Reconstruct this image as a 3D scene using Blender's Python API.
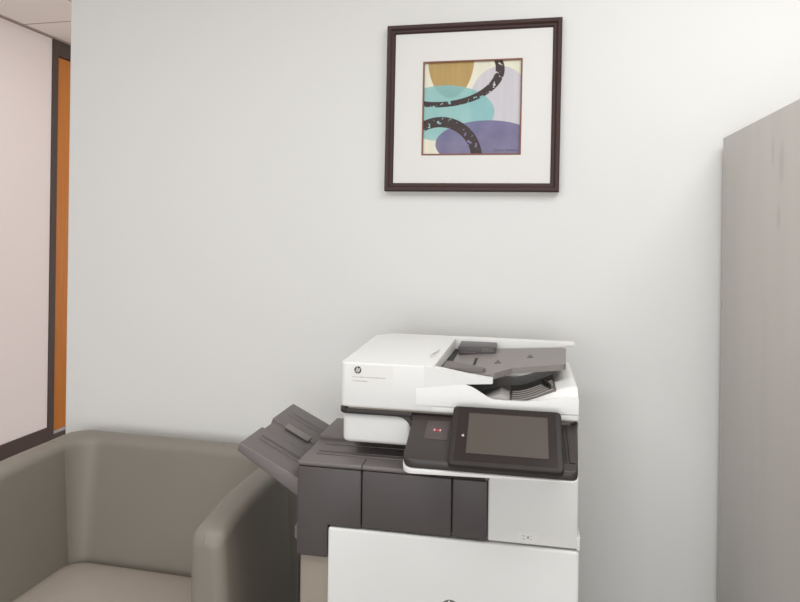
import bpy, bmesh, math, random
from mathutils import Vector, Matrix, Euler
random.seed(4)
S = bpy.context.scene
COL = S.collection
for o in list(bpy.data.objects):
    bpy.data.objects.remove(o)

# ------------------------------------------------------------------ camera
cam_d = bpy.data.cameras.new('camera')
cam = bpy.data.objects.new('camera', cam_d)
COL.objects.link(cam)
S.camera = cam
cam_d.sensor_width = 36.0
cam_d.sensor_fit = 'HORIZONTAL'
cam_d.lens = 635.0 * 36.0 / 800.0
cam_d.shift_x = -0.9 / 800.0
cam_d.shift_y = -64.3 / 800.0
cam_d.clip_start = 0.02
YAW = math.atan(140 / 635.0)
cam.matrix_world = (Matrix.Translation((0, 0, 1.48)) @ Matrix.Rotation(YAW, 4, 'Z')
                    @ Matrix.Rotation(math.radians(90), 4, 'X') @ Matrix.Rotation(0.01375, 4, 'Z'))

# ------------------------------------------------------------------ world and lights
w = bpy.data.worlds.new('world')
S.world = w
w.use_nodes = True
w.node_tree.nodes['Background'].inputs[0].default_value = (1.0, 0.98, 0.95, 1)
w.node_tree.nodes['Background'].inputs[1].default_value = 0.5


def area(name, loc, sx, sy, power, col=(1, 1, 1), rot=(0, 0, 0)):
    d = bpy.data.lights.new(name, 'AREA')
    d.shape = 'RECTANGLE'
    d.size, d.size_y = sx, sy
    d.energy = power
    d.color = col
    o = bpy.data.objects.new(name, d)
    o.location = loc
    o.rotation_euler = rot
    COL.objects.link(o)
    return o


LC = (0.955, 0.98, 1.0)
area('ceiling_lamp_right', (0.75, 0.95, 2.80), 1.2, 0.6, 22, LC)
area('ceiling_lamp_left', (-1.1, 0.2, 2.80), 1.2, 0.6, 23, LC)
area('fill_light_behind', (-0.3, -2.95, 1.15), 2.6, 1.6, 72, LC, (math.radians(90), 0, 0))  # added frontal fill from behind the camera, no window stands there
area('ceiling_lamp_corridor', (-2.3, 3.0, 2.80), 0.6, 1.2, 8, (1.0, 0.95, 0.95))
area('fill_light_corridor', (0.6, 4.1, 1.15), 1.6, 1.6, 56, (1.0, 0.95, 0.95), (0, math.radians(90), 0))  # added sideways fill, unseen, brightens the corridor ceiling and left wall

S.view_settings.view_transform = 'Standard'
S.view_settings.look = 'None'
S.view_settings.gamma = 1.0
S.view_settings.use_curve_mapping = False
S.view_settings.exposure = 0.0


# ------------------------------------------------------------------ materials
def srgb(r, g, b):
    f = lambda c: (c / 255 / 12.92) if c / 255 <= 0.04045 else ((c / 255 + 0.055) / 1.055) ** 2.4
    return (f(r), f(g), f(b), 1)


def mat(name, rgb, rough=0.5, metallic=0.0, noise=0.0, nscale=40, bump=0.0, bscale=300, spec=0.5):
    m = bpy.data.materials.new(name)
    m.use_nodes = True
    nt = m.node_tree
    b = nt.nodes['Principled BSDF']
    b.inputs['Base Color'].default_value = srgb(*rgb)
    b.inputs['Roughness'].default_value = rough
    b.inputs['Metallic'].default_value = metallic
    b.inputs['Specular IOR Level'].default_value = spec
    tc = nt.nodes.new('ShaderNodeTexCoord')
    if noise:
        n = nt.nodes.new('ShaderNodeTexNoise')
        n.inputs['Scale'].default_value = nscale
        n.inputs['Detail'].default_value = 4
        nt.links.new(tc.outputs['Object'], n.inputs['Vector'])
        mx = nt.nodes.new('ShaderNodeMix')
        mx.data_type = 'RGBA'
        c = srgb(*rgb)
        mx.inputs[6].default_value = tuple(v * (1 - noise) for v in c[:3]) + (1,)
        mx.inputs[7].default_value = tuple(min(1, v * (1 + noise)) for v in c[:3]) + (1,)
        nt.links.new(n.outputs['Fac'], mx.inputs[0])
        nt.links.new(mx.outputs[2], b.inputs['Base Color'])
    if bump:
        n2 = nt.nodes.new('ShaderNodeTexNoise')
        n2.inputs['Scale'].default_value = bscale
        n2.inputs['Detail'].default_value = 3
        nt.links.new(tc.outputs['Object'], n2.inputs['Vector'])
        bp = nt.nodes.new('ShaderNodeBump')
        bp.inputs['Strength'].default_value = bump
        bp.inputs['Distance'].default_value = 0.002
        nt.links.new(n2.outputs['Fac'], bp.inputs['Height'])
        nt.links.new(bp.outputs['Normal'], b.inputs['Normal'])
    return m


class NT:
    """tiny helper for scalar maths in a node tree"""

    def __init__(s, m):
        s.nt = m.node_tree

    def v(s, x, sock):
        if isinstance(x, (int, float)):
            sock.default_value = x
        else:
            s.nt.links.new(x, sock)

    def m(s, op, a, b=0.0, c=0.0):
        n = s.nt.nodes.new('ShaderNodeMath')
        n.operation = op
        s.v(a, n.inputs[0])
        s.v(b, n.inputs[1])
        s.v(c, n.inputs[2])
        return n.outputs[0]

    def mix(s, fac, ca, cb):
        n = s.nt.nodes.new('ShaderNodeMix')
        n.data_type = 'RGBA'
        s.v(fac, n.inputs[0])
        for c, i in ((ca, 6), (cb, 7)):
            if isinstance(c, tuple):
                n.inputs[i].default_value = c
            else:
                s.nt.links.new(c, n.inputs[i])
        return n.outputs[2]

    def step(s, x, edge, soft):
        """1 where x < edge"""
        n = s.nt.nodes.new('ShaderNodeMapRange')
        n.interpolation_type = 'SMOOTHSTEP'
        s.v(x, n.inputs[0])
        n.inputs[1].default_value = edge - soft
        n.inputs[2].default_value = edge + soft
        n.inputs[3].default_value = 1
        n.inputs[4].default_value = 0
        return n.outputs[0]

    def ell(s, x, y, cx, cy, rx, ry):
        """normalised radius of an ellipse"""
        a = s.m('DIVIDE', s.m('SUBTRACT', x, cx), rx)
        b = s.m('DIVIDE', s.m('SUBTRACT', y, cy), ry)
        return s.m('SQRT', s.m('ADD', s.m('MULTIPLY', a, a), s.m('MULTIPLY', b, b)))

    def noise(s, vec, scale, detail=3, stretch=None):
        n = s.nt.nodes.new('ShaderNodeTexNoise')
        n.inputs['Scale'].default_value = scale
        n.inputs['Detail'].default_value = detail
        if stretch:
            mp = s.nt.nodes.new('ShaderNodeMapping')
            mp.inputs['Scale'].default_value = stretch
            s.nt.links.new(vec, mp.inputs[0])
            vec = mp.outputs[0]
        s.nt.links.new(vec, n.inputs['Vector'])
        return n.outputs['Fac']

    def coords(s):
        tc = s.nt.nodes.new('ShaderNodeTexCoord')
        sp = s.nt.nodes.new('ShaderNodeSeparateXYZ')
        s.nt.links.new(tc.outputs['Object'], sp.inputs[0])
        return tc.outputs['Object'], sp.outputs[0], sp.outputs[1], sp.outputs[2]


M_wall = mat('painted_wall', (226, 225, 222), 0.85, bump=0.08, bscale=250)
M_corr = mat('corridor_wall', (226, 218, 214), 0.75, bump=0.05, bscale=250)
M_floor = mat('grey_carpet', (150, 147, 144), 0.95, noise=0.25, nscale=400, bump=0.5, bscale=600)
M_base = mat('dark_brown_trim', (74, 63, 58), 0.5, noise=0.06, nscale=30)
M_white = mat('white_plastic', (228, 227, 224), 0.42, bump=0.03, bscale=900)
M_dark = mat('charcoal_plastic', (78, 71, 71), 0.5, bump=0.06, bscale=900)
M_dark2 = mat('grey_plastic', (108, 101, 100), 0.45, bump=0.05, bscale=900)
M_cons = mat('brown_black_plastic', (55, 48, 46), 0.42, bump=0.05, bscale=900)
M_bezel = mat('black_bezel', (46, 40, 38), 0.5, spec=0.3)
M_blk = mat('black_gap', (28, 25, 25), 0.6)
M_taupe = mat('taupe_plastic', (150, 139, 126), 0.55, bump=0.04, bscale=900)
M_tray = mat('mid_grey_plastic', (130, 123, 120), 0.45, bump=0.04, bscale=900)
M_rib = mat('light_grey_plastic', (132, 126, 122), 0.45)
M_text = mat('grey_print', (150, 145, 142), 0.6)
M_pale = mat('pale_print', (168, 163, 160), 0.6)
M_logo = mat('dark_logo_ink', (40, 38, 38), 0.4)
M_logo_grey = mat('grey_logo_metal', (110, 107, 103), 0.35)
M_lead = mat('white_dot', (205, 198, 195), 0.4)
M_red = mat('red_mark', (200, 55, 75), 0.5)
M_cushion = mat('beige_vinyl', (174, 163, 152), 0.5, noise=0.03, nscale=14, bump=0.12, bscale=500)
M_vinyl = mat('taupe_vinyl', (134, 127, 117), 0.48, noise=0.03, nscale=14, bump=0.12, bscale=500)
M_leg = mat('black_leg', (30, 28, 26), 0.4)
M_frame = mat('dark_brown_frame', (64, 45, 41), 0.5, noise=0.08, nscale=60, spec=0.3)
M_mat = mat('cream_mat_board', (226, 224, 220), 0.9, bump=0.03, bscale=800)
M_fillet = mat('copper_fillet', (128, 78, 58), 0.4)
M_cabedge = mat('cabinet_edge', (188, 180, 174), 0.35)


def wood_mat():
    m = mat('orange_wood', (170, 96, 30), 0.4)
    q = NT(m)
    vec, x, y, z = q.coords()
    f = q.noise(vec, 6, 5, (9, 9, 0.5))
    q.nt.links.new(q.mix(f, srgb(176, 106, 42), srgb(198, 128, 60)), m.node_tree.nodes['Principled BSDF'].inputs[0])
    return m


def ceiling_mat():
    m = mat('ceiling_tiles', (236, 230, 224), 0.9, bump=0.2, bscale=200)
    q = NT(m)
    vec, x, y, z = q.coords()

    def line(c, off):
        t = q.m('FRACT', q.m('DIVIDE', q.m('ADD', c, off), 0.61))
        return q.step(q.m('ABSOLUTE', q.m('SUBTRACT', t, 0.5)), 0.010, 0.004)
    f = q.m('MAXIMUM', line(x, 2.70 + 6.1 + .305), line(y, 6.1 - 3.51 + .305))
    q.nt.links.new(q.mix(f, srgb(240, 234, 228), srgb(168, 148, 138)), m.node_tree.nodes['Principled BSDF'].inputs[0])
    return m


def cabinet_mat():
    m = mat('grey_beige_laminate', (166, 158, 152), 0.38)
    q = NT(m)
    vec, x, y, z = q.coords()          # y along the side (0 at the rear, negative to the front), z up
    b = m.node_tree.nodes['Principled BSDF']
    st = q.noise(vec, 3, 4, (1, 5, 0.6))
    base = q.mix(st, srgb(194, 188, 182), srgb(204, 198, 192))
    n = q.noise(vec, 18, 3)
    s1 = q.step(q.m('ADD', q.ell(y, z, -0.455, 1.66, 0.022, 0.07), q.m('MULTIPLY', n, 0.8)), 1.0, 0.45)
    s2 = q.step(q.m('ADD', q.ell(y, z, -0.44, 1.54, 0.016, 0.04), q.m('MULTIPLY', n, 0.8)), 1.0, 0.45)
    s3 = q.step(q.m('ADD', q.ell(y, z, -0.40, 1.70, 0.012, 0.05), q.m('MULTIPLY', n, 0.8)), 1.0, 0.45)
    f = q.m('MULTIPLY', q.m('MAXIMUM', s1, q.m('MAXIMUM', s2, s3)), 0.32)
    q.nt.links.new(q.mix(f, base, srgb(150, 140, 135)), b.inputs[0])
    return m


def art_mat():
    """abstract print: overlapping washes and two broken dark arcs; u,v run 0..1 over the sheet"""
    m = mat('abstract_print', (230, 228, 205), 0.7)
    q = NT(m)
    vec, x, y, z = q.coords()
    u = q.m('ADD', q.m('DIVIDE', x, 0.327), 0.5)
    v = q.m('ADD', q.m('DIVIDE', z, 0.313), 0.5)
    st = q.noise(vec, 10, 4, (6, 1, 0.35))
    bl = q.noise(vec, 14, 3)
    fine = q.noise(vec, 75, 4)
    c = q.mix(st, srgb(236, 230, 206), srgb(214, 214, 196))
    lav = q.step(q.ell(u, v, 0.78, 0.55, 0.30, 0.38), 1.0, 0.012)
    c = q.mix(q.m('MULTIPLY', lav, 0.92), c, q.mix(st, srgb(186, 182, 192), srgb(208, 204, 208)))
    och = q.step(q.ell(u, v, 0.285, 1.03, 0.235, 0.42), 1.0, 0.01)
    och = q.m('MULTIPLY', och, 0.95)
    c = q.mix(och, c, q.mix(st, srgb(164, 130, 68), srgb(190, 158, 96)))
    tea = q.step(q.ell(u, v, 0.22, 0.45, 0.51, 0.295), 1.0, 0.01)
    c = q.mix(q.m('MULTIPLY', tea, 0.82), c, q.mix(bl, srgb(92, 166, 168), srgb(146, 198, 198)))
    pur = q.step(q.ell(u, v, 0.66, 0.12, 0.52, 0.245), 1.0, 0.01)
    c = q.mix(q.m('MULTIPLY', pur, 0.95), c, q.mix(bl, srgb(88, 82, 122), srgb(134, 128, 160)))
    # upper ring arc
    brk = q.step(fine, 0.62, 0.03)
    r = q.ell(u, v, 0.17, 0.89, 0.655, 0.378)
    r2 = q.ell(u, v, 0.165, 0.905, 0.57, 0.335)
    ring = q.m('MULTIPLY', q.step(r, 1.0, 0.006), q.m('SUBTRACT', 1.0, q.step(r2, 1.0, 0.006)))
    c = q.mix(q.m('MULTIPLY', ring, brk), c, srgb(62, 50, 50))
    # lower ring arc
    r = q.ell(u, v, 0.19, -0.05, 0.43, 0.46)
    r2 = q.ell(u, v, 0.18, -0.05, 0.33, 0.35)
    ring = q.m('MULTIPLY', q.step(r, 1.0, 0.006), q.m('SUBTRACT', 1.0, q.step(r2, 1.0, 0.006)))
    c = q.mix(q.m('MULTIPLY', ring, brk), c, srgb(64, 52, 52))
    q.nt.links.new(c, m.node_tree.nodes['Principled BSDF'].inputs[0])
    return m


M_wood, M_ceil, M_cab, M_art = wood_mat(), ceiling_mat(), cabinet_mat(), art_mat()
M_screen = mat('screen_glass', (84, 76, 71), 0.16, spec=0.6)


# ------------------------------------------------------------------ mesh helpers
def merge(dst, src):
    me = bpy.data.meshes.new('tmp')
    src.to_mesh(me)
    src.free()
    dst.from_mesh(me)
    bpy.data.meshes.remove(me)


def rbox(bm, x0, x1, y0, y1, z0, z1, r=0.0, seg=3, mi=0, rot=None):
    t = bmesh.new()
    bmesh.ops.create_cube(t, size=1.0)
    for v in t.verts:
        v.co = Vector(((x0 + x1) / 2 + v.co.x * (x1 - x0), (y0 + y1) / 2 + v.co.y * (y1 - y0), (z0 + z1) / 2 + v.co.z * (z1 - z0)))
    if r > 0:
        bmesh.ops.bevel(t, geom=list(t.edges), offset=r, segments=seg, profile=0.5, affect='EDGES')
    for f in t.faces:
        f.material_index = mi
    if rot is not None:
        t.transform(rot)
    merge(bm, t)


def prism(bm, pts, a, b, axis='y', r=0.0, seg=2, mi=0, rot=None):
    """extrude a polygon: axis 'y' takes (x,z), 'z' takes (x,y), 'x' takes (y,z)"""
    t = bmesh.new()

    def P(p, h):
        return {'y': (p[0], h, p[1]), 'z': (p[0], p[1], h), 'x': (h, p[0], p[1])}[axis]
    lo = [t.verts.new(P(p, a)) for p in pts]
    hi = [t.verts.new(P(p, b)) for p in pts]
    n = len(pts)
    t.faces.new(lo)
    t.faces.new(hi)
    for i in range(n):
        t.faces.new((lo[i], lo[(i + 1) % n], hi[(i + 1) % n], hi[i]))
    bmesh.ops.recalc_face_normals(t, faces=t.faces)
    if r > 0:
        es = [e for e in t.edges if len(e.link_faces) == 2 and e.calc_face_angle(0) > 0.35]
        bmesh.ops.bevel(t, geom=es, offset=r, segments=seg, profile=0.5, affect='EDGES', clamp_overlap=True)
    for f in t.faces:
        f.material_index = mi
    if rot is not None:
        t.transform(rot)
    merge(bm, t)


def roundpoly(pts, radii, n=6):
    """round the corners of a polygon; radii per corner"""
    out = []
    k = len(pts)
    for i in range(k):
        p = Vector(pts[i]).to_2d()
        r = radii[i] if isinstance(radii, (list, tuple)) else radii
        if r <= 0:
            out.append(tuple(p))
            continue
        a = (Vector(pts[i - 1]).to_2d() - p)
        b = (Vector(pts[(i + 1) % k]).to_2d() - p)
        ang = a.angle(b)
        dd = min(r / math.tan(ang / 2), a.length * .48, b.length * .48)
        s, e = p + a.normalized() * dd, p + b.normalized() * dd
        for j in range(n + 1):
            t = j / n
            out.append(tuple((1 - t) ** 2 * s + 2 * t * (1 - t) * p + t * t * e))
    return out


def tube(bm, pts, r, n=6, mi=0):
    t = bmesh.new()
    rings = []
    for i, p in enumerate(pts):
        p = Vector(p)
        d = (Vector(pts[min(i + 1, len(pts) - 1)]) - Vector(pts[max(i - 1, 0)])).normalized()
        u = d.orthogonal().normalized()
        v = d.cross(u)
        rings.append([t.verts.new(p + r * (math.cos(2 * math.pi * k / n) * u + math.sin(2 * math.pi * k / n) * v)) for k in range(n)])
    for a, b in zip(rings, rings[1:]):
        for k in range(n):
            t.faces.new((a[k], a[(k + 1) % n], b[(k + 1) % n], b[k]))
    t.faces.new(rings[0])
    t.faces.new(rings[-1])
    bmesh.ops.recalc_face_normals(t, faces=t.faces)
    for f in t.faces:
        f.material_index = mi
    merge(bm, t)


def grid_solid(bm, xs, ys, zf, zb, mi=0):
    """closed block with a height-field top"""
    t = bmesh.new()
    top = [[t.verts.new((x, y, zf(x, y))) for x in xs] for y in ys]
    bot = [[t.verts.new((x, y, zb)) for x in xs] for y in ys]
    nx, ny = len(xs), len(ys)
    for j in range(ny - 1):
        for i in range(nx - 1):
            t.faces.new((top[j][i], top[j][i + 1], top[j + 1][i + 1], top[j + 1][i]))
            t.faces.new((bot[j][i], bot[j + 1][i], bot[j + 1][i + 1], bot[j][i + 1]))
    for i in range(nx - 1):
        t.faces.new((top[0][i], bot[0][i], bot[0][i + 1], top[0][i + 1]))
        t.faces.new((top[-1][i], top[-1][i + 1], bot[-1][i + 1], bot[-1][i]))
    for j in range(ny - 1):
        t.faces.new((top[j][0], top[j + 1][0], bot[j + 1][0], bot[j][0]))
        t.faces.new((top[j][-1], bot[j][-1], bot[j + 1][-1], top[j + 1][-1]))
    bmesh.ops.recalc_face_normals(t, faces=t.faces)
    for f in t.faces:
        f.material_index = mi
    merge(bm, t)


def obj(name, bm, mats, parent=None, smooth=35, label=None):
    me = bpy.data.meshes.new(name)
    bm.to_mesh(me)
    bm.free()
    for m in (mats if isinstance(mats, (list, tuple)) else [mats]):
        me.materials.append(m)
    o = bpy.data.objects.new(name, me)
    COL.objects.link(o)
    if smooth:
        for p in me.polygons:
            p.use_smooth = True
        me.set_sharp_from_angle(angle=math.radians(smooth))
    if parent is not None:
        o.parent = parent
    if label:
        o['label'] = label
    return o


def thing(name, label, cat, loc=(0, 0, 0), rz=0.0):
    o = bpy.data.objects.new(name, None)
    COL.objects.link(o)
    o.empty_display_size = 0.1
    o.location = loc
    o.rotation_euler = (0, 0, rz)
    o['label'] = label
    o['category'] = cat
    return o


def struct(name, bm, m, parent=None, smooth=0):
    o = obj(name, bm, m, parent, smooth)
    if parent is None:
        o['kind'] = 'structure'
    return o


def B(*a, **k):
    bm = bmesh.new()
    rbox(bm, *a, **k)
    return bm


# ------------------------------------------------------------------ the room
XL, XR, YB, YF, ZC = -3.34, 2.3, 2.1, -3.0, 2.83
YE = 6.0
struct('floor', B(XL - .1, XR + .1, YF - .1, YE + .1, -0.1, 0), M_floor)
struct('ceiling', B(XL - .1, XR + .1, YF - .1, YE + .1, ZC, ZC + .1), M_ceil)
bm = bmesh.new()
prism(bm, roundpoly([(-1.77, YB), (XR, YB), (XR, YB + .13), (-1.77, YB + .13)], [.006, 0, 0, .006], 4), 0, ZC, 'z')
struct('wall_back', bm, M_wall, smooth=40)
DY0, DY1 = 3.79, 4.86                      # the framed door opening in the left wall
bm = bmesh.new()
rbox(bm, XL - .1, XL, YF, DY0, 0, ZC)
rbox(bm, XL - .1, XL, DY1, YE, 0, ZC)
struct('wall_left', bm, M_corr)
struct('wall_right', B(XR, XR + .1, YF, YB + .13, 0, ZC), M_wall)
struct('wall_front', B(XL - .1, XR + .1, YF - .1, YF, 0, ZC), M_wall)
struct('wall_corridor_end', B(XL - .1, XR, YE, YE + .1, 0, ZC), M_corr)
struct('wall_corridor_right', B(XR - .1, XR, YB + .13, YE, 0, ZC), M_corr)
bm = bmesh.new()
rbox(bm, XL, XL + .014, YF + .005, DY0 - .002, 0.001, 0.12, .002)
rbox(bm, XL, XL + .014, DY1 + .002, YE - .005, 0.001, 0.12, .002)
struct('baseboard_left', bm, M_base)
struct('baseboard_back', B(-1.75, XR - .005, YB - .012, YB - .0005, 0.001, 0.1, .002), M_base)
# slim dark angle where the left wall meets the ceiling
struct('trim_1', B(XL + .0005, XL + .02, YF + .01, YE - .01, ZC - .006, ZC - .0005), mat('ceiling_angle', (150, 134, 124), 0.6))
# door with its full-height frame
bm = bmesh.new()
rbox(bm, XL - .08, XL + .012, DY0, DY0 + .05, 0, ZC, .002)
rbox(bm, XL - .08, XL + .012, DY1 - .05, DY1, 0, ZC, .002)
rbox(bm, XL - .08, XL + .012, DY0 + .05, DY1 - .05, 2.72, ZC, .002)
dr = struct('door_1', bm, M_base)
obj('door_leaf', B(XL - .05, XL - .006, DY0 + .052, DY1 - .052, 0.075, 2.715, .002), M_wood, dr)
obj('kick_strip', B(XL - .05, XL - .004, DY0 + .052, DY1 - .052, 0.05, 0.074, .002), M_pale, dr)
obj('threshold', B(XL - .08, XL + .010, DY0 + .05, DY1 - .05, 0.0, 0.05, .002), M_base, dr)
bm = bmesh.new()
tube(bm, [(XL - .006, DY1 - .13, 1.02), (XL + .04, DY1 - .13, 1.02), (XL + .045, DY1 - .15, 1.02), (XL + .045, DY1 - .26, 1.02)], .009, 10)
obj('door_handle', bm, mat('brushed_steel', (170, 168, 164), 0.3, 1.0), dr)

# ------------------------------------------------------------------ framed picture
pic = thing('framed_picture', 'abstract teal, ochre and purple print in a dark brown frame, on the white wall', 'picture', (-0.230, YB, 1.909))
pic.rotation_euler = (0, math.radians(0.4), 0)
HW, HH, FW = 0.286, 0.278, 0.028
bm = bmesh.new()
prof = [(0, 0.0), (0, 0.022), (0.004, 0.027), (0.012, 0.026), (0.018, 0.020), (0.024, 0.020), (FW, 0.014), (FW, 0.0)]  # inset, depth
t = bmesh.new()
rings = []
for sx, sz in ((-1, -1), (1, -1), (1, 1), (-1, 1)):
    rings.append([t.verts.new((sx * (HW - i), -d - .001, sz * (HH - i))) for i, d in prof])
for k in range(4):
    a, b = rings[k], rings[(k + 1) % 4]
    for i in range(len(prof)):
        j = (i + 1) % len(prof)
        t.faces.new((a[i], a[j], b[j], b[i]))
bmesh.ops.recalc_face_normals(t, faces=t.faces)
merge(bm, t)
obj('frame', bm, M_frame, pic, 25)
AX, AZ = 0.1635, 0.1565
ACX, ACZ = 0.0005, -0.001


def ringplate(bm, x0, x1, z0, z1, X0, X1, Z0, Z1, ya, yb):
    """rectangular plate X0..Z1 with window x0..z1"""
    rbox(bm, X0, X1, ya, yb, z1, Z1)
    rbox(bm, X0, X1, ya, yb, Z0, z0)
    rbox(bm, X0, x0, ya, yb, z0, z1)
    rbox(bm, x1, X1, ya, yb, z0, z1)


bm = bmesh.new()
ringplate(bm, ACX - AX, ACX + AX, ACZ - AZ, ACZ + AZ, -HW + .02, HW - .02, -HH + .02, HH - .02, -.013, -.009)
obj('mat_board', bm, M_mat, pic, 0)
bm = bmesh.new()
ringplate(bm, ACX - AX + .005, ACX + AX - .005, ACZ - AZ + .005, ACZ + AZ - .005, ACX - AX + .0003, ACX + AX - .0003, ACZ - AZ + .0003, ACZ + AZ - .0003, -.0145, -.007)
obj('fillet', bm, M_fillet, pic, 0, 'thin copper brown fillet around the print')
bm = bmesh.new()
rbox(bm, -AX, AX, -.0015, .0015, -AZ, AZ)
pr = obj('print', bm, M_art, pic, 0)
pr.location = (ACX, -.0065, ACZ)
bm = bmesh.new()
x = 0.076
rnd = random.Random(3)
for word in (6, 7):
    pts = []
    for i in range(word * 2):
        pts.append((x, -.0018, -0.1425 + (0.0035 if i % 2 else 0) + (0.004 if i == 0 else 0) + rnd.uniform(-.001, .001)))
        x += 0.0029
    tube(bm, pts, .0008, 4)
    x += 0.004
obj('signature', bm, M_logo, pr, 0)

# ------------------------------------------------------------------ tall cabinet at the right
cab = thing('storage_cabinet', 'tall grey beige cabinet standing against the white wall at the right edge', 'cabinet', (0.531, YB - .03, 0), math.radians(1.0))
CD, CW, CH = 0.86, 0.9, 1.790
bm = bmesh.new()
rbox(bm, 0.0, 0.018, -CD, -.0225, 0.04, CH - .0005, .0015, 2)
obj('side_panel', bm, M_cab, cab)
obj('side_panel', B(CW - .018, CW, -CD, -.0225, 0.04, CH - .0005, .0015, 2), M_cab, cab)
obj('edge_post', B(0.0, 0.03, -.022, 0, 0.04, CH - .0005, .0015, 2), M_cabedge, cab)
obj('back_panel', B(0.031, CW - .019, -.012, 0, 0.04, CH - .019), M_cab, cab)
obj('top_panel', B(0.0185, CW - .0185, -CD, -.0225, CH - .018, CH - .0005, .0015, 2), M_cab, cab)
obj('plinth', B(0.01, CW - .01, -CD + .04, -.01, 0, 0.04), M_base, cab)
for i in (0, 1):
    xa = 0.002 + i * (CW / 2)
    d_ = obj('door', B(xa, xa + CW / 2 - .004, -CD - .02, -CD - .001, 0.045, CH - .004, .002, 2), M_cab, cab)
    hx = CW / 2 - .03 if i == 0 else CW / 2 + .03
    bm = bmesh.new()
    tube(bm, [(hx, -CD - .019, 0.95), (hx, -CD - .05, 0.95), (hx, -CD - .05, 1.10), (hx, -CD - .019, 1.10)], .006, 8)
    obj('handle', bm, M_cabedge, d_)

# ------------------------------------------------------------------ armchair
ch = thing('tub_armchair', 'low taupe vinyl tub armchair with wide padded arms beside the printer', 'armchair', (-1.214, 1.75, 0))
OX, OY = -1.222, 1.75
TH = 0.094
XA0, XA1, YS, YBK = -1.634, -0.824, 1.455, 2.005      # centre lines of the arms and of the back
CR = 0.13


def ztop(y):
    t = max(0, min(1, (y - 1.44) / 0.30))
    return 0.720 + (0.758 - 0.720) * t * (2 - t)


def sweep(path, endr0, endr1):
    """path: list of (x, y); rounded padded section, ends rounded off"""
    P = [Vector(p) for p in path]
    L = [0]
    for a, b in zip(P, P[1:]):
        L.append(L[-1] + (b - a).length)
    tot = L[-1]

    def at(s):
        s = max(0, min(tot, s))
        for i in range(len(P) - 1):
            if s <= L[i + 1] + 1e-9:
                t = (s - L[i]) / max(1e-9, L[i + 1] - L[i])
                return P[i].lerp(P[i + 1], t)
        return P[-1]
    ss = []
    for r, lo in ((endr0, True), (endr1, False)):
        e = []
        for k in range(7):
            a = math.radians(15 * k)
            e.append((r - r * math.sin(a), r * (1 - math.cos(a))))      # distance from end, inset
        e = [(d if lo else tot - d, i) for d, i in e]
        ss.append(e[::-1] if lo else e)
    mid = [(l, 0) for l in L if endr0 + .004 < l < tot - endr1 - .004]
    seq = ss[0] + mid + ss[1]
    seq.sort(key=lambda q: q[0])
    t = bmesh.new()
    R = 0.030
    rings = []
    for s, inset in seq:
        p = at(s)
        d = (at(s + .004) - at(s - .004)).normalized()
        n = Vector((d.y, -d.x))
        h = TH / 2 - inset
        zt = ztop(p.y) - inset
        # the outside of the two rear corners is squarer than the inside
        ho = h
        for cx_ in (XA0 + CR, XA1 - CR):
            vx, vy = p.x - cx_, p.y - (YBK - CR)
            if vy > 1e-4 and (vx < -1e-4 if cx_ == XA0 + CR else vx > 1e-4):
                g = 1 / max(abs(vx), abs(vy)) * math.hypot(vx, vy)
                ho = h + (CR + TH / 2) * (min(1.2, g) - 1)
        sec = [(-ho, 0.12 + inset)]
        r = min(R, h * 0.95)
        for k in range(7):
            a = math.radians(180 - 15 * k)
            sec.append((-ho + r + r * math.cos(a), zt - r + r * math.sin(a)))
        sec.append((0, zt + 0.003))
        for k in range(7):
            a = math.radians(90 - 15 * k)
            sec.append((h - r + r * math.cos(a), zt - r + r * math.sin(a)))
        lean = .035 + .035 * max(0, min(1, (p.y - (YBK - CR)) / CR))
        sec.append((h + lean * .75, 0.30))
        sec.append((h + lean, 0.12 + inset))
        rings.append([t.verts.new((p.x + n.x * o - OX, p.y + n.y * o - OY, z)) for o, z in sec])
    for a, b in zip(rings, rings[1:]):
        for i in range(len(a)):
            j = (i + 1) % len(a)
            t.faces.new((a[i], a[j], b[j], b[i]))
    t.faces.new(rings[0])
    t.faces.new(rings[-1])
    bmesh.ops.recalc_face_normals(t, faces=t.faces)
    return t


larm = [(XA0, YS + i * (YBK - CR - YS) / 8) for i in range(9)]
rarm = [(XA1, y) for _, y in larm]
back = []
for k in range(11):
    a = math.pi - k * math.pi / 20
    back.append((XA0 + CR + CR * math.cos(a), YBK - CR + CR * math.sin(a)))
for i in range(1, 8):
    back.append((XA0 + CR + i * (XA1 - XA0 - 2 * CR) / 8, YBK))
for k in range(11):
    a = math.pi / 2 - k * math.pi / 20
    back.append((XA1 - CR + CR * math.cos(a), YBK - CR + CR * math.sin(a)))
obj('arm', sweep(larm, .03, .003), M_vinyl, ch, 60)
obj('arm', sweep(rarm, .03, .003), M_vinyl, ch, 60)
obj('backrest', sweep(back, .003, .003), M_vinyl, ch, 60)
# seat cushion, softly crowned
bm = bmesh.new()
sx0, sx1, sy0, sy1 = XA0 + TH / 2 + .001 - OX, XA1 - TH / 2 - .001 - OX, 1.40 - OY, YBK - TH / 2 - .055 - OY
pl = roundpoly([(sx0, sy0), (sx1, sy0), (sx1, sy1), (sx0, sy1)], [.03, .03, .085, .085], 8)
t = bmesh.new()
cx, cy_ = (sx0 + sx1) / 2, (sy0 + sy1) / 2
rings = []
for sc, z in ((0.97, .22), (1.0, .235), (1.0, .325), (0.985, .342), (0.955, .352), (0.85, .361), (0.6, .369), (0.25, .372)):
    rings.append([t.verts.new((cx + (x - cx) * sc, cy_ + (y - cy_) * sc, z)) for x, y in pl])
for a, b in zip(rings, rings[1:]):
    for i in range(len(a)):
        j = (i + 1) % len(a)
        t.faces.new((a[i], a[j], b[j], b[i]))
t.faces.new(rings[0])
t.faces.new(rings[-1])
bmesh.ops.recalc_face_normals(t, faces=t.faces)
obj('seat_cushion', t, M_cushion, ch, 60, 'lighter beige seat cushion')
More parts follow.
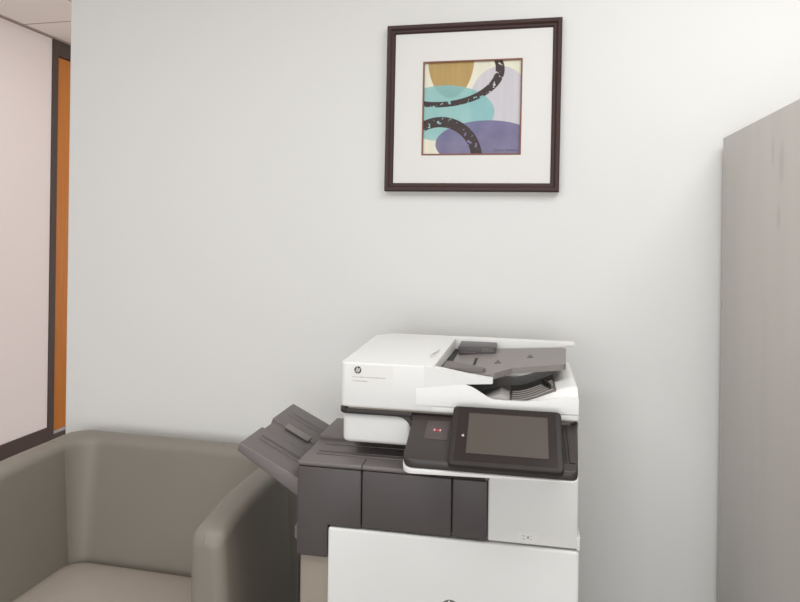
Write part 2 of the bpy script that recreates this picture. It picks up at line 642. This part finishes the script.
obj('seat_base', B(XA0 + TH / 2 - OX, XA1 - TH / 2 - OX, 1.43 - OY, YBK - TH / 2 - OY, .12, .219, .006), M_vinyl, ch)
for x in (XA0 + .01, XA1 - .01):
    for y in (YS + .04, YBK - .03):
        bm = bmesh.new()
        prism(bm, [(-.022, .12), (.022, .12), (.016, 0), (-.016, 0)], -.02, .02, 'y', .003, rot=Matrix.Translation((x - OX, y - OY, 0)))
        obj('leg', bm, M_leg, ch)

# ------------------------------------------------------------------ multifunction printer (local: x right, y to the wall, z up)
mfp = thing('multifunction_printer', 'large white and charcoal office printer with touchscreen and document feeder beside the armchair', 'printer', (-0.489, 1.45, 0), math.radians(1.7))
W = 0.582
DB = 0.575
# ---- lower body with the wide white door
low = obj('lower_body', B(0.004, W - .002, 0.03, DB, 0.03, 0.785, .004), M_white, mfp)
bm = bmesh.new()
rbox(bm, 0.0, W, 0.0, 0.028, 0.42, 0.782, .006, 4)
dr = obj('front_door', bm, M_white, mfp)
for z0 in (0.235, 0.05):
    obj('paper_drawer', B(0.0, W, 0.0, 0.028, z0, z0 + .179, .006, 4), M_white, mfp)
obj('corner_trim', B(W - .006, W + .002, 0.004, 0.05, 0.784, 0.815, .002), M_white, mfp)
for x in (.05, W - .05):
    for y in (.09, DB - .08):
        bm = bmesh.new()
        tube(bm, [(x - .012, y, .026), (x + .012, y, .026)], .026, 16)
        obj('caster', bm, M_blk, mfp)


def hp_logo(r, y, cx, cz, ink, parent, name='logo'):
    """round emblem: dark disc with slanted pale letters"""
    bm = bmesh.new()
    n = 40
    t = bmesh.new()
    f0 = [t.verts.new((cx + r * math.cos(2 * math.pi * k / n), y - .0006, cz + r * math.sin(2 * math.pi * k / n))) for k in range(n)]
    f1 = [t.verts.new((v.co.x, y + .0004, v.co.z)) for v in f0]
    t.faces.new(f0)
    t.faces.new(f1)
    for k in range(n):
        t.faces.new((f0[k], f0[(k + 1) % n], f1[(k + 1) % n], f1[k]))
    bmesh.ops.recalc_face_normals(t, faces=t.faces)
    merge(bm, t)
    sl = 0.34

    def bar(x0, x1, z0, z1):
        pts = [(cx + r * (x0 + sl * z0), cz + r * z0), (cx + r * (x1 + sl * z0), cz + r * z0),
               (cx + r * (x1 + sl * z1), cz + r * z1), (cx + r * (x0 + sl * z1), cz + r * z1)]
        prism(bm, pts, y - .0011, y - .0005, 'y', mi=1)
    # h
    bar(-.50, -.32, -.46, .92)
    bar(-.32, -.12, .30, .46)
    bar(-.20, -.02, -.46, .44)
    # p
    bar(.14, .32, -.92, .46)
    bar(.30, .58, .30, .46)
    bar(.44, .62, -.40, .46)
    bar(.30, .56, -.46, -.32)
    return obj(name, bm, [ink, M_white], parent, 0, 'round emblem with white slanted letters')


hp_logo(.0225, -.0002, .296, .621, M_logo_grey, dr)
# ---- charcoal band: three doors and the inner finisher
bm = bmesh.new()
rbox(bm, -.076, .000, 0.012, 0.36, 0.705, 0.9235, .006, 3)
rbox(bm, -.004, .380, 0.022, DB - .01, 0.786, 0.9235, .002, 2)
fin = obj('finisher_body', bm, M_dark, mfp)
bm = bmesh.new()
prism(bm, [(-.0785, .708), (-.0015, .708), (-.0015, .7865), (.0805, .7865), (.0805, .9225), (-.0785, .9225)], 0.0, .02, 'y', .0035, 3)
fd = obj('finisher_door', bm, M_dark, mfp)
bm = bmesh.new()
rbox(bm, .0825, .2955, 0.001, .022, .788, .9225, .003, 3)
obj('toner_door', bm, M_dark, mfp)
obj('side_door', B(.2975, .3775, 0.001, .022, .788, .9225, .003, 3), M_dark, mfp)
# top deck of the finisher with a bevelled lip and fine grooves
bm = bmesh.new()
rbox(bm, -.0785, .382, -.001, .36, .9235, .936, .006, 4)
for yy in (.055, .075, .13):
    rbox(bm, -.05, .33, yy, yy + .004, .9355, .9385, .0012, 2)
rbox(bm, -.0785, .0, .17, .33, .93, .948, .005, 3)
rbox(bm, .02, .36, .16, .19, .934, .96, .003, 2)
deck = obj('finisher_top', bm, M_dark2, mfp)
obj('deck_seam', B(.081, .083, -.0016, .04, .9225, .9364), M_blk, deck)
obj('exit_slot', B(.0, .375, .21, .24, .9365, .972), M_blk, mfp)
bm = bmesh.new()
prism(bm, roundpoly([(-.0785 - .006, .748), (-.0785 - .006, .775), (-.0785, .78), (-.0785, .742)], .001, 2), 0.004, .03, 'y')
obj('release_tab', bm, M_dark2, mfp)
# taupe box below the finisher
bm = bmesh.new()
rbox(bm, -.074, .0, .014, .36, .03, .7045, .006, 3)
obj('finisher_pedestal', bm, M_taupe, mfp)
# ---- slanted output tray at the left
bm = bmesh.new()


def tray_seg(y0, y1, xo, dz, r=.004):
    # section (x,z): outer end high at the left, sloping down to the finisher
    k = (.962 - .886) / (.235 - .079)
    zo = .886 + k * (-.079 - xo) + dz
    prism(bm, [(xo, zo), (-.0795, .886 + dz), (-.0795, .838), (xo - .008, zo - .021)], y0, y1, 'y', r, 3)


tray_seg(.016, .155, -.236, 0)
tray_seg(.150, .235, -.231, -.004, .002)
tray_seg(.232, .395, -.237, .001, .005)
tr = obj('output_bin', bm, M_dark2, mfp)
slope = math.atan2(.962 - .886, -(.235 - .079))


def on_tray(x0, x1, y0, y1, h, dz=0):
    k = (.962 - .886) / (.235 - .079)
    z = lambda x: .886 + k * (-.079 - x) + dz
    b = bmesh.new()
    prism(b, [(x0, z(x0) - .002), (x1, z(x1) - .002), (x1, z(x1) + h), (x0, z(x0) + h)], y0, y1, 'y', .001, 2)
    return b


for y0 in (.085, .108, .30, .325):
    obj('tray_ridge', on_tray(-.215, -.084, y0, y0 + .004, .0025, .0005), M_dark2, tr)
obj('paper_stop', on_tray(-.195, -.125, .216, .246, .0035, .001), M_tray, tr, 35, 'paler raised strip')
# ---- right white panel beside the doors
bm = bmesh.new()
rbox(bm, .379, W - .003, 0.004, DB, .786, .985, .005, 3)
rp = obj('right_panel', bm, M_white, mfp)
bm = bmesh.new()
for dx, dz, w_, h_ in ((0, 0, .004, .0055), (.006, .004, .004, .001), (.006, -.004, .004, .001), (-.010, 0.003, .006, .0012), (-.010, -.004, .006, .0012)):
    rbox(bm, .470 + dx - w_ / 2, .470 + dx + w_ / 2, .0032, .0045, .803 + dz - h_ / 2, .803 + dz + h_ / 2)
obj('port_icon', bm, M_text, rp, 0)
bm = bmesh.new()
rbox(bm, .445, .492, .0036, .006, .792, .815, .0008, 1)
obj('port_cover', bm, M_white, rp)
obj('core_body', B(.01, W - .006, .30, DB - .012, .92, 1.0, .004), M_dark, mfp)
# ---- scanner base: white block with rounded ends
bm = bmesh.new()
prism(bm, roundpoly([(.018, .046), (.19, .046), (.19, .45), (.018, .45)], [.022, 0, 0, .03], 6), .974, 1.046, 'z', .010, 4)
sb = obj('scanner_base', bm, M_white, mfp, 50)
obj('scanner_chassis', B(.191, W - .004, .05, .45, .965, 1.046, .003), M_cons, mfp)
bm = bmesh.new()
prism(bm, roundpoly([(.012, .035), (W - .003, .035), (W - .003, .455), (.012, .455)], [.025, .006, .03, .03], 6), 1.0465, 1.062, 'z', .004, 3)
obj('scanner_collar', bm, M_cons, mfp, 50)
bm = bmesh.new()
prism(bm, [(.135, 1.048)] + [(.155 + .036 * math.sin(math.radians(a)), 1.0105 + .034 * math.cos(math.radians(a))) for a in range(0, 91, 10)] + [(.191, .974), (.20, .974), (.20, 1.048)], .0452, .06, 'y')
obj('collar_fillet', bm, M_cons, mfp, 0)
# ---- control console: dark sloping shelf above a white rim
CB, CF = 0.045, -0.122
zt = lambda y: 1.062 - (CB - y) * (1.062 - 1.003) / (CB - CF)


def console(bm, off, z0, z1, r):
    # the concave shoulder at the back left flows into the collar
    pts = [(.186 - off, CB)] if False else []
    x0, x1 = .198 - off, .5785 + off * .5
    pts = [(x0 - .012, CB), (x0 - .003, .030), (x0 + .001, .005), (x0 + .002, -.03)]
    fl = roundpoly([(x0 + .002, -.03), (x0 + .002, CF - off), (x1 - .012, CF - off), (x1, CB)], [0, .026, .016, 0], 8)
    pts += fl[1:]
    if off:                              # the rim only shows along the front
        pts = [(x0 + .05, CB), (x0 + .03, 0.0)] + fl
    t = bmesh.new()
    hi = [t.verts.new((x, y, zt(y) + z1)) for x, y in pts]
    lo = [t.verts.new((x, y, zt(y) + z0 + (.009 * (x - .2) / .37 if off else 0))) for x, y in pts]
    t.faces.new(hi)
    t.faces.new(lo)
    for i in range(len(pts)):
        j = (i + 1) % len(pts)
        t.faces.new((hi[i], hi[j], lo[j], lo[i]))
    bmesh.ops.recalc_face_normals(t, faces=t.faces)
    es = [e for e in t.edges if e.calc_face_angle(0) > 0.9]
    bmesh.ops.bevel(t, geom=es, offset=r, segments=3, profile=0.5, affect='EDGES', clamp_overlap=True)
    merge(bm, t)


bm = bmesh.new()
console(bm, 0, -.019, 0, .004)
con = obj('control_console', bm, M_cons, mfp, 40)
bm = bmesh.new()
console(bm, .0010, -.0300, -.0195, .003)
obj('console_rim', bm, M_white, con, 40, 'white rim under the dark console')
bm = bmesh.new()
prism(bm, [(CF + .02, zt(CF) - .040), (CB, zt(CB) - .040), (CB, .93), (.03, .94)], .215, .3775, 'x', .002)
obj('console_skirt', bm, M_dark, con)
ang = math.atan2(1.062 - 1.003, CB - CF)
RC = Matrix.Translation((0, CB, 1.062)) @ Matrix.Rotation(ang, 4, 'X')     # console plane: y runs back, z off the plane


def on_console(x0, x1, y0, y1, h, r=.0008):
    b = bmesh.new()
    rbox(b, x0, x1, y0, y1, -.001, h, r, 2)
    b.transform(RC)
    return b


cr = obj('card_reader', on_console(.237, .290, -.104, -.036, .0012), mat('reader_plastic', (80, 71, 69), .5), con)
bm = bmesh.new()
for s in (-1, 1):
    t = bmesh.new()
    prism(t, roundpoly([(.2635, -.071), (.2635 + s * .008, -.0775), (.2635 + s * .008, -.0645)], .001, 3), .0006, .0016, 'z')
    t.transform(RC)
    merge(bm, t)
obj('reader_mark', bm, M_red, cr, 0, 'small red bow-tie mark')
bm = bmesh.new()
for s in (-1, 1):
    t = bmesh.new()
    rbox(t, .2635 + s * .0068 - .0018, .2635 + s * .0068 + .0018, -.0735, -.0685, .001, .002, .0008)
    t.transform(RC)
    merge(bm, t)
obj('reader_light', bm, M_lead, cr, 0)
bm = bmesh.new()
for (x0, x1) in ((.545, .548), (.551, .563)):
    merge(bm, on_console(x0, x1, -.150, -.02, .003 if x0 > .55 else .0015, .001))
obj('side_ledge', bm, M_cons, con)
obj('hinge_slot', on_console(.536, .544, -.15, -.02, .0006), M_blk, con)
obj('hinge_clip', on_console(.540, .562, -.018, -.006, .004, .001), M_tray, con)
# ---- tilted touchscreen
TP = Vector((.4185, -.072, 1.0500))
ta = math.atan2(1.099 - 1.005, .133)
RT = Matrix.Translation(TP) @ Matrix.Rotation(ta, 4, 'X')
bm = bmesh.new()
tw, th_ = .1195, .0780
prism(bm, roundpoly([(-tw, -th_), (tw, -th_), (tw, th_), (-tw, th_)], .012, 6), -.017, 0, 'z', .0035, 3, rot=RT)
tab = obj('touchscreen', bm, M_bezel, mfp, 40)
bm = bmesh.new()
prism(bm, roundpoly([(-tw + .013, -th_ + .011), (tw - .012, -th_ + .011), (tw - .012, th_ - .005), (-tw + .013, th_ - .005)], .003, 4), -.001, .0006, 'z', rot=RT)
obj('screen_border', bm, mat('glossy_black', (44, 37, 36), 0.15), tab, 30)
obj('screen', B(-tw + .037, tw - .030, -th_ + .030, th_ - .020, 0, .0010, rot=RT), M_screen, tab, 0, 'grey switched-off display')
bm = bmesh.new()
t = bmesh.new()
bmesh.ops.create_cone(t, cap_ends=True, segments=20, radius1=.0028, radius2=.0026, depth=.0012)
t.transform(RT @ Matrix.Translation((-tw + .0275, -.004, .0010)))
merge(bm, t)
obj('sensor_dot', bm, M_lead, tab, 30, 'pale round sensor dot')
obj('support_arm', B(.36, .48, -.03, .02, 1.03, 1.065, .004), M_cons, mfp)
# ---- scanner lid
bm = bmesh.new()
prism(bm, roundpoly([(.026, .0225), (W - .002, .0225), (W - .002, .45), (.026, .45)], [.02, .006, .02, .03], 6), 1.0665, 1.083, 'z', .004, 3)
obj('scanner_lid', bm, M_white, mfp, 50)
bm = bmesh.new()
prism(bm, roundpoly([(.034, .032), (W - .01, .032), (W - .01, .44), (.034, .44)], .012, 4), 1.0615, 1.067, 'z')
obj('lid_seal', bm, M_taupe, mfp, 50, 'brownish gap under the lid')
# ---- document feeder
FR = .022
bm = bmesh.new()
prism(bm, roundpoly([(.020, FR), (.246, FR), (.262, .44), (.064, .44), (.020, .40)], [.014, 0, 0, .02, .02], 6), 1.068, 1.185, 'z', .004, 4)
for v in bm.verts:                       # the lid falls a little towards the front
    if v.co.z > 1.15:
        v.co.z -= .010 * (1 - (v.co.y - FR) / (.44 - FR))
# front wall: a blade that tapers to the right
t = bmesh.new()
prism(t, [(.225, 1.1745), (.262, 1.1705), (.320, 1.1605), (.385, 1.1525), (.385, 1.1415), (.322, 1.137), (.262, 1.126), (.262, 1.0830), (.225, 1.0830)], FR - .0004, FR + .022, 'y')
merge(bm, t)
# rear rail reaching over the trays
prism(bm, [(.25, 1.185), (.600, 1.184), (.600, 1.1745), (.572, 1.172), (.552, 1.13), (.25, 1.10)], .405, .44, 'y', .0015, 2)
adf = obj('document_feeder', bm, M_white, mfp, 40)
hp_logo(.0086, FR - .0004, .063, 1.1575, M_logo, adf)
bm = bmesh.new()
rnd = random.Random(8)


def scribble(x0, x1, z, h, y):
    x = x0
    while x < x1:
        wd = rnd.uniform(.0006, .0012)
        rbox(bm, x, x + wd, y - .0003, y + .0003, z - h / 2 * rnd.uniform(.5, 1), z + h / 2 * rnd.uniform(.5, 1))
        x += wd + rnd.choice((.0004, .0005, .0005, .0016))


scribble(.050, .132, 1.1405, .0026, FR)
scribble(.050, .087, 1.1310, .0026, FR)
obj('model_lettering', bm, M_text, adf, 0)
obj('name_label', B(.046, .150, FR - .0002, FR + .001, 1.120, 1.169), mat('label_film', (228, 226, 222), .3), adf, 0)
bm = bmesh.new()
for p in ([(.228, .10, 1.1853), (.234, .155, 1.1853), (.243, .16, 1.1853)], [(.236, .165, 1.1853), (.240, .20, 1.1853)], [(.233, .12, 1.1853), (.238, .15, 1.1853)]):
    tube(bm, p, .0009, 4)
obj('paper_icon', bm, M_pale, adf, 0)
# receiving tray: dished white top that climbs to the right
ss = lambda a, b, x: (lambda t: t * t * (3 - 2 * t))(max(0, min(1, (x - a) / (b - a))))


def tray_z(x, y):
    front = 1.1205 + .0165 * min(1, (x - .206) / .115) - .032 * ss(.318, .395, x) + .015 * ss(.45, .572, x)
    inner = 1.094 + .046 * ss(.43, .58, x) + .010 * ss(.1, .44, y)
    k = ss(FR + .006, FR + .034, y)
    if x > .574:
        k *= 1 - ss(.574, .582, x) * .3
    return front * (1 - k) + inner * k


xs = [.206, .2065] + [.21 + i * (.578 - .21) / 60 for i in range(61)] + [.5785]
ys = [FR - .001, FR - .0006] + [FR + i * (.31 - FR) / 50 for i in range(51)]


def tz(x, y):
    z = tray_z(x, y)
    if y < FR - .0008:
        z -= .001
    if x > .5782:
        z -= .003
    return z


bm = bmesh.new()
grid_solid(bm, xs, ys, tz, 1.0828)
ot = obj('receiving_tray', bm, M_white, mfp, 50)
# ribbed grey insert in the dish
bm = bmesh.new()


grid_solid(bm, [.425 + i * .005 for i in range(22)], [.050 + i * .004 for i in range(40)], lambda x, y: tray_z(x, y) + .003, 1.09)
obj('paper_rest', bm, M_dark2, ot, 25)
for k in range(5):
    yy = .052 + .0165 * k
    pts = [(.430 + q * .0105, yy + .004 * (q / 9) ** 2, tray_z(.430 + q * .0105, yy) + .005 + .001 * k) for q in range(10)]
    bm = bmesh.new()
    tube(bm, pts, .0026, 8)
    obj('rib', bm, M_rib, ot, 60)
bm = bmesh.new()
prism(bm, [(.352, 1.098), (.402, 1.113), (.423, 1.104), (.423, 1.090), (.352, 1.088)], FR + .024, .13, 'y', .001)
obj('deflector', bm, M_pale, ot, 30)
obj('exit_recess', B(.262, .27, FR + .03, .40, 1.095, 1.136), M_blk, adf)
# grey input tray
bm = bmesh.new()
plan = roundpoly([(.262, .048), (.388, .048), (.428, .100), (.556, .122), (.572, .36), (.30, .40), (.262, .40)], [0, 0, .006, .018, .03, 0, 0], 6)
t = bmesh.new()
it_z = lambda x, y: 1.165 + .09 * (x - .428)
hi = [t.verts.new((x, y, it_z(x, y))) for x, y in plan]
lo = [t.verts.new((x, y, it_z(x, y) - .014)) for x, y in plan]
t.faces.new(hi)
t.faces.new(lo)
for i in range(len(plan)):
    j = (i + 1) % len(plan)
    t.faces.new((hi[i], hi[j], lo[j], lo[i]))
bmesh.ops.triangulate(t, faces=[f for f in t.faces if len(f.verts) > 4])
bmesh.ops.recalc_face_normals(t, faces=t.faces)
merge(bm, t)
it = obj('input_tray', bm, M_tray, mfp, 25)
for (x, y) in ((.391, .19), (.473, .25)):
    t = bmesh.new()
    prism(t, [(x - .009, y - .024), (x + .009, y - .024), (x, y + .024)], -.001, .0006, 'z')
    for v in t.verts:
        v.co.z += it_z(v.co.x, v.co.y)
    obj('fill_arrow', t, M_dark, it, 0, 'dark triangular arrow')
bm = bmesh.new()
rbox(bm, .277, .381, .31, .40, 1.145, 1.177, .002, 2)
gd = obj('paper_guide', bm, mat('guide_plastic', (80, 75, 76), .4), it)
bm = bmesh.new()
for i in range(5):
    rbox(bm, .345 + i * .006, .348 + i * .006, .3093, .3102, 1.168, 1.174)
rbox(bm, .342, .378, .3093, .3102, 1.165, 1.1662)
rbox(bm, .285, .325, .3093, .3102, 1.160, 1.1612)
obj('guide_marks', bm, M_tray, gd, 0)
bm = bmesh.new()
prism(bm, [(.262, .150), (.274, .150), (.366, .085), (.362, .060), (.262, .060)], 1.140, 1.166, 'z', .002)
obj('near_guide', bm, mat('guide_grey', (102, 95, 93), .45), it)
bm = bmesh.new()
prism(bm, [(.500, .118), (.504, .119), (.519, .066), (.515, .065)], 1.12, 1.1395, 'z')
obj('stop_slot', bm, M_blk, ot)
obj('feed_slot', B(.250, .272, .06, .40, 1.14, 1.1525), M_blk, it)
z = it_z(.333, .2)
obj('guide_slot', B(.329, .336, .16, .25, z - .004, z + .0008), M_blk, it)
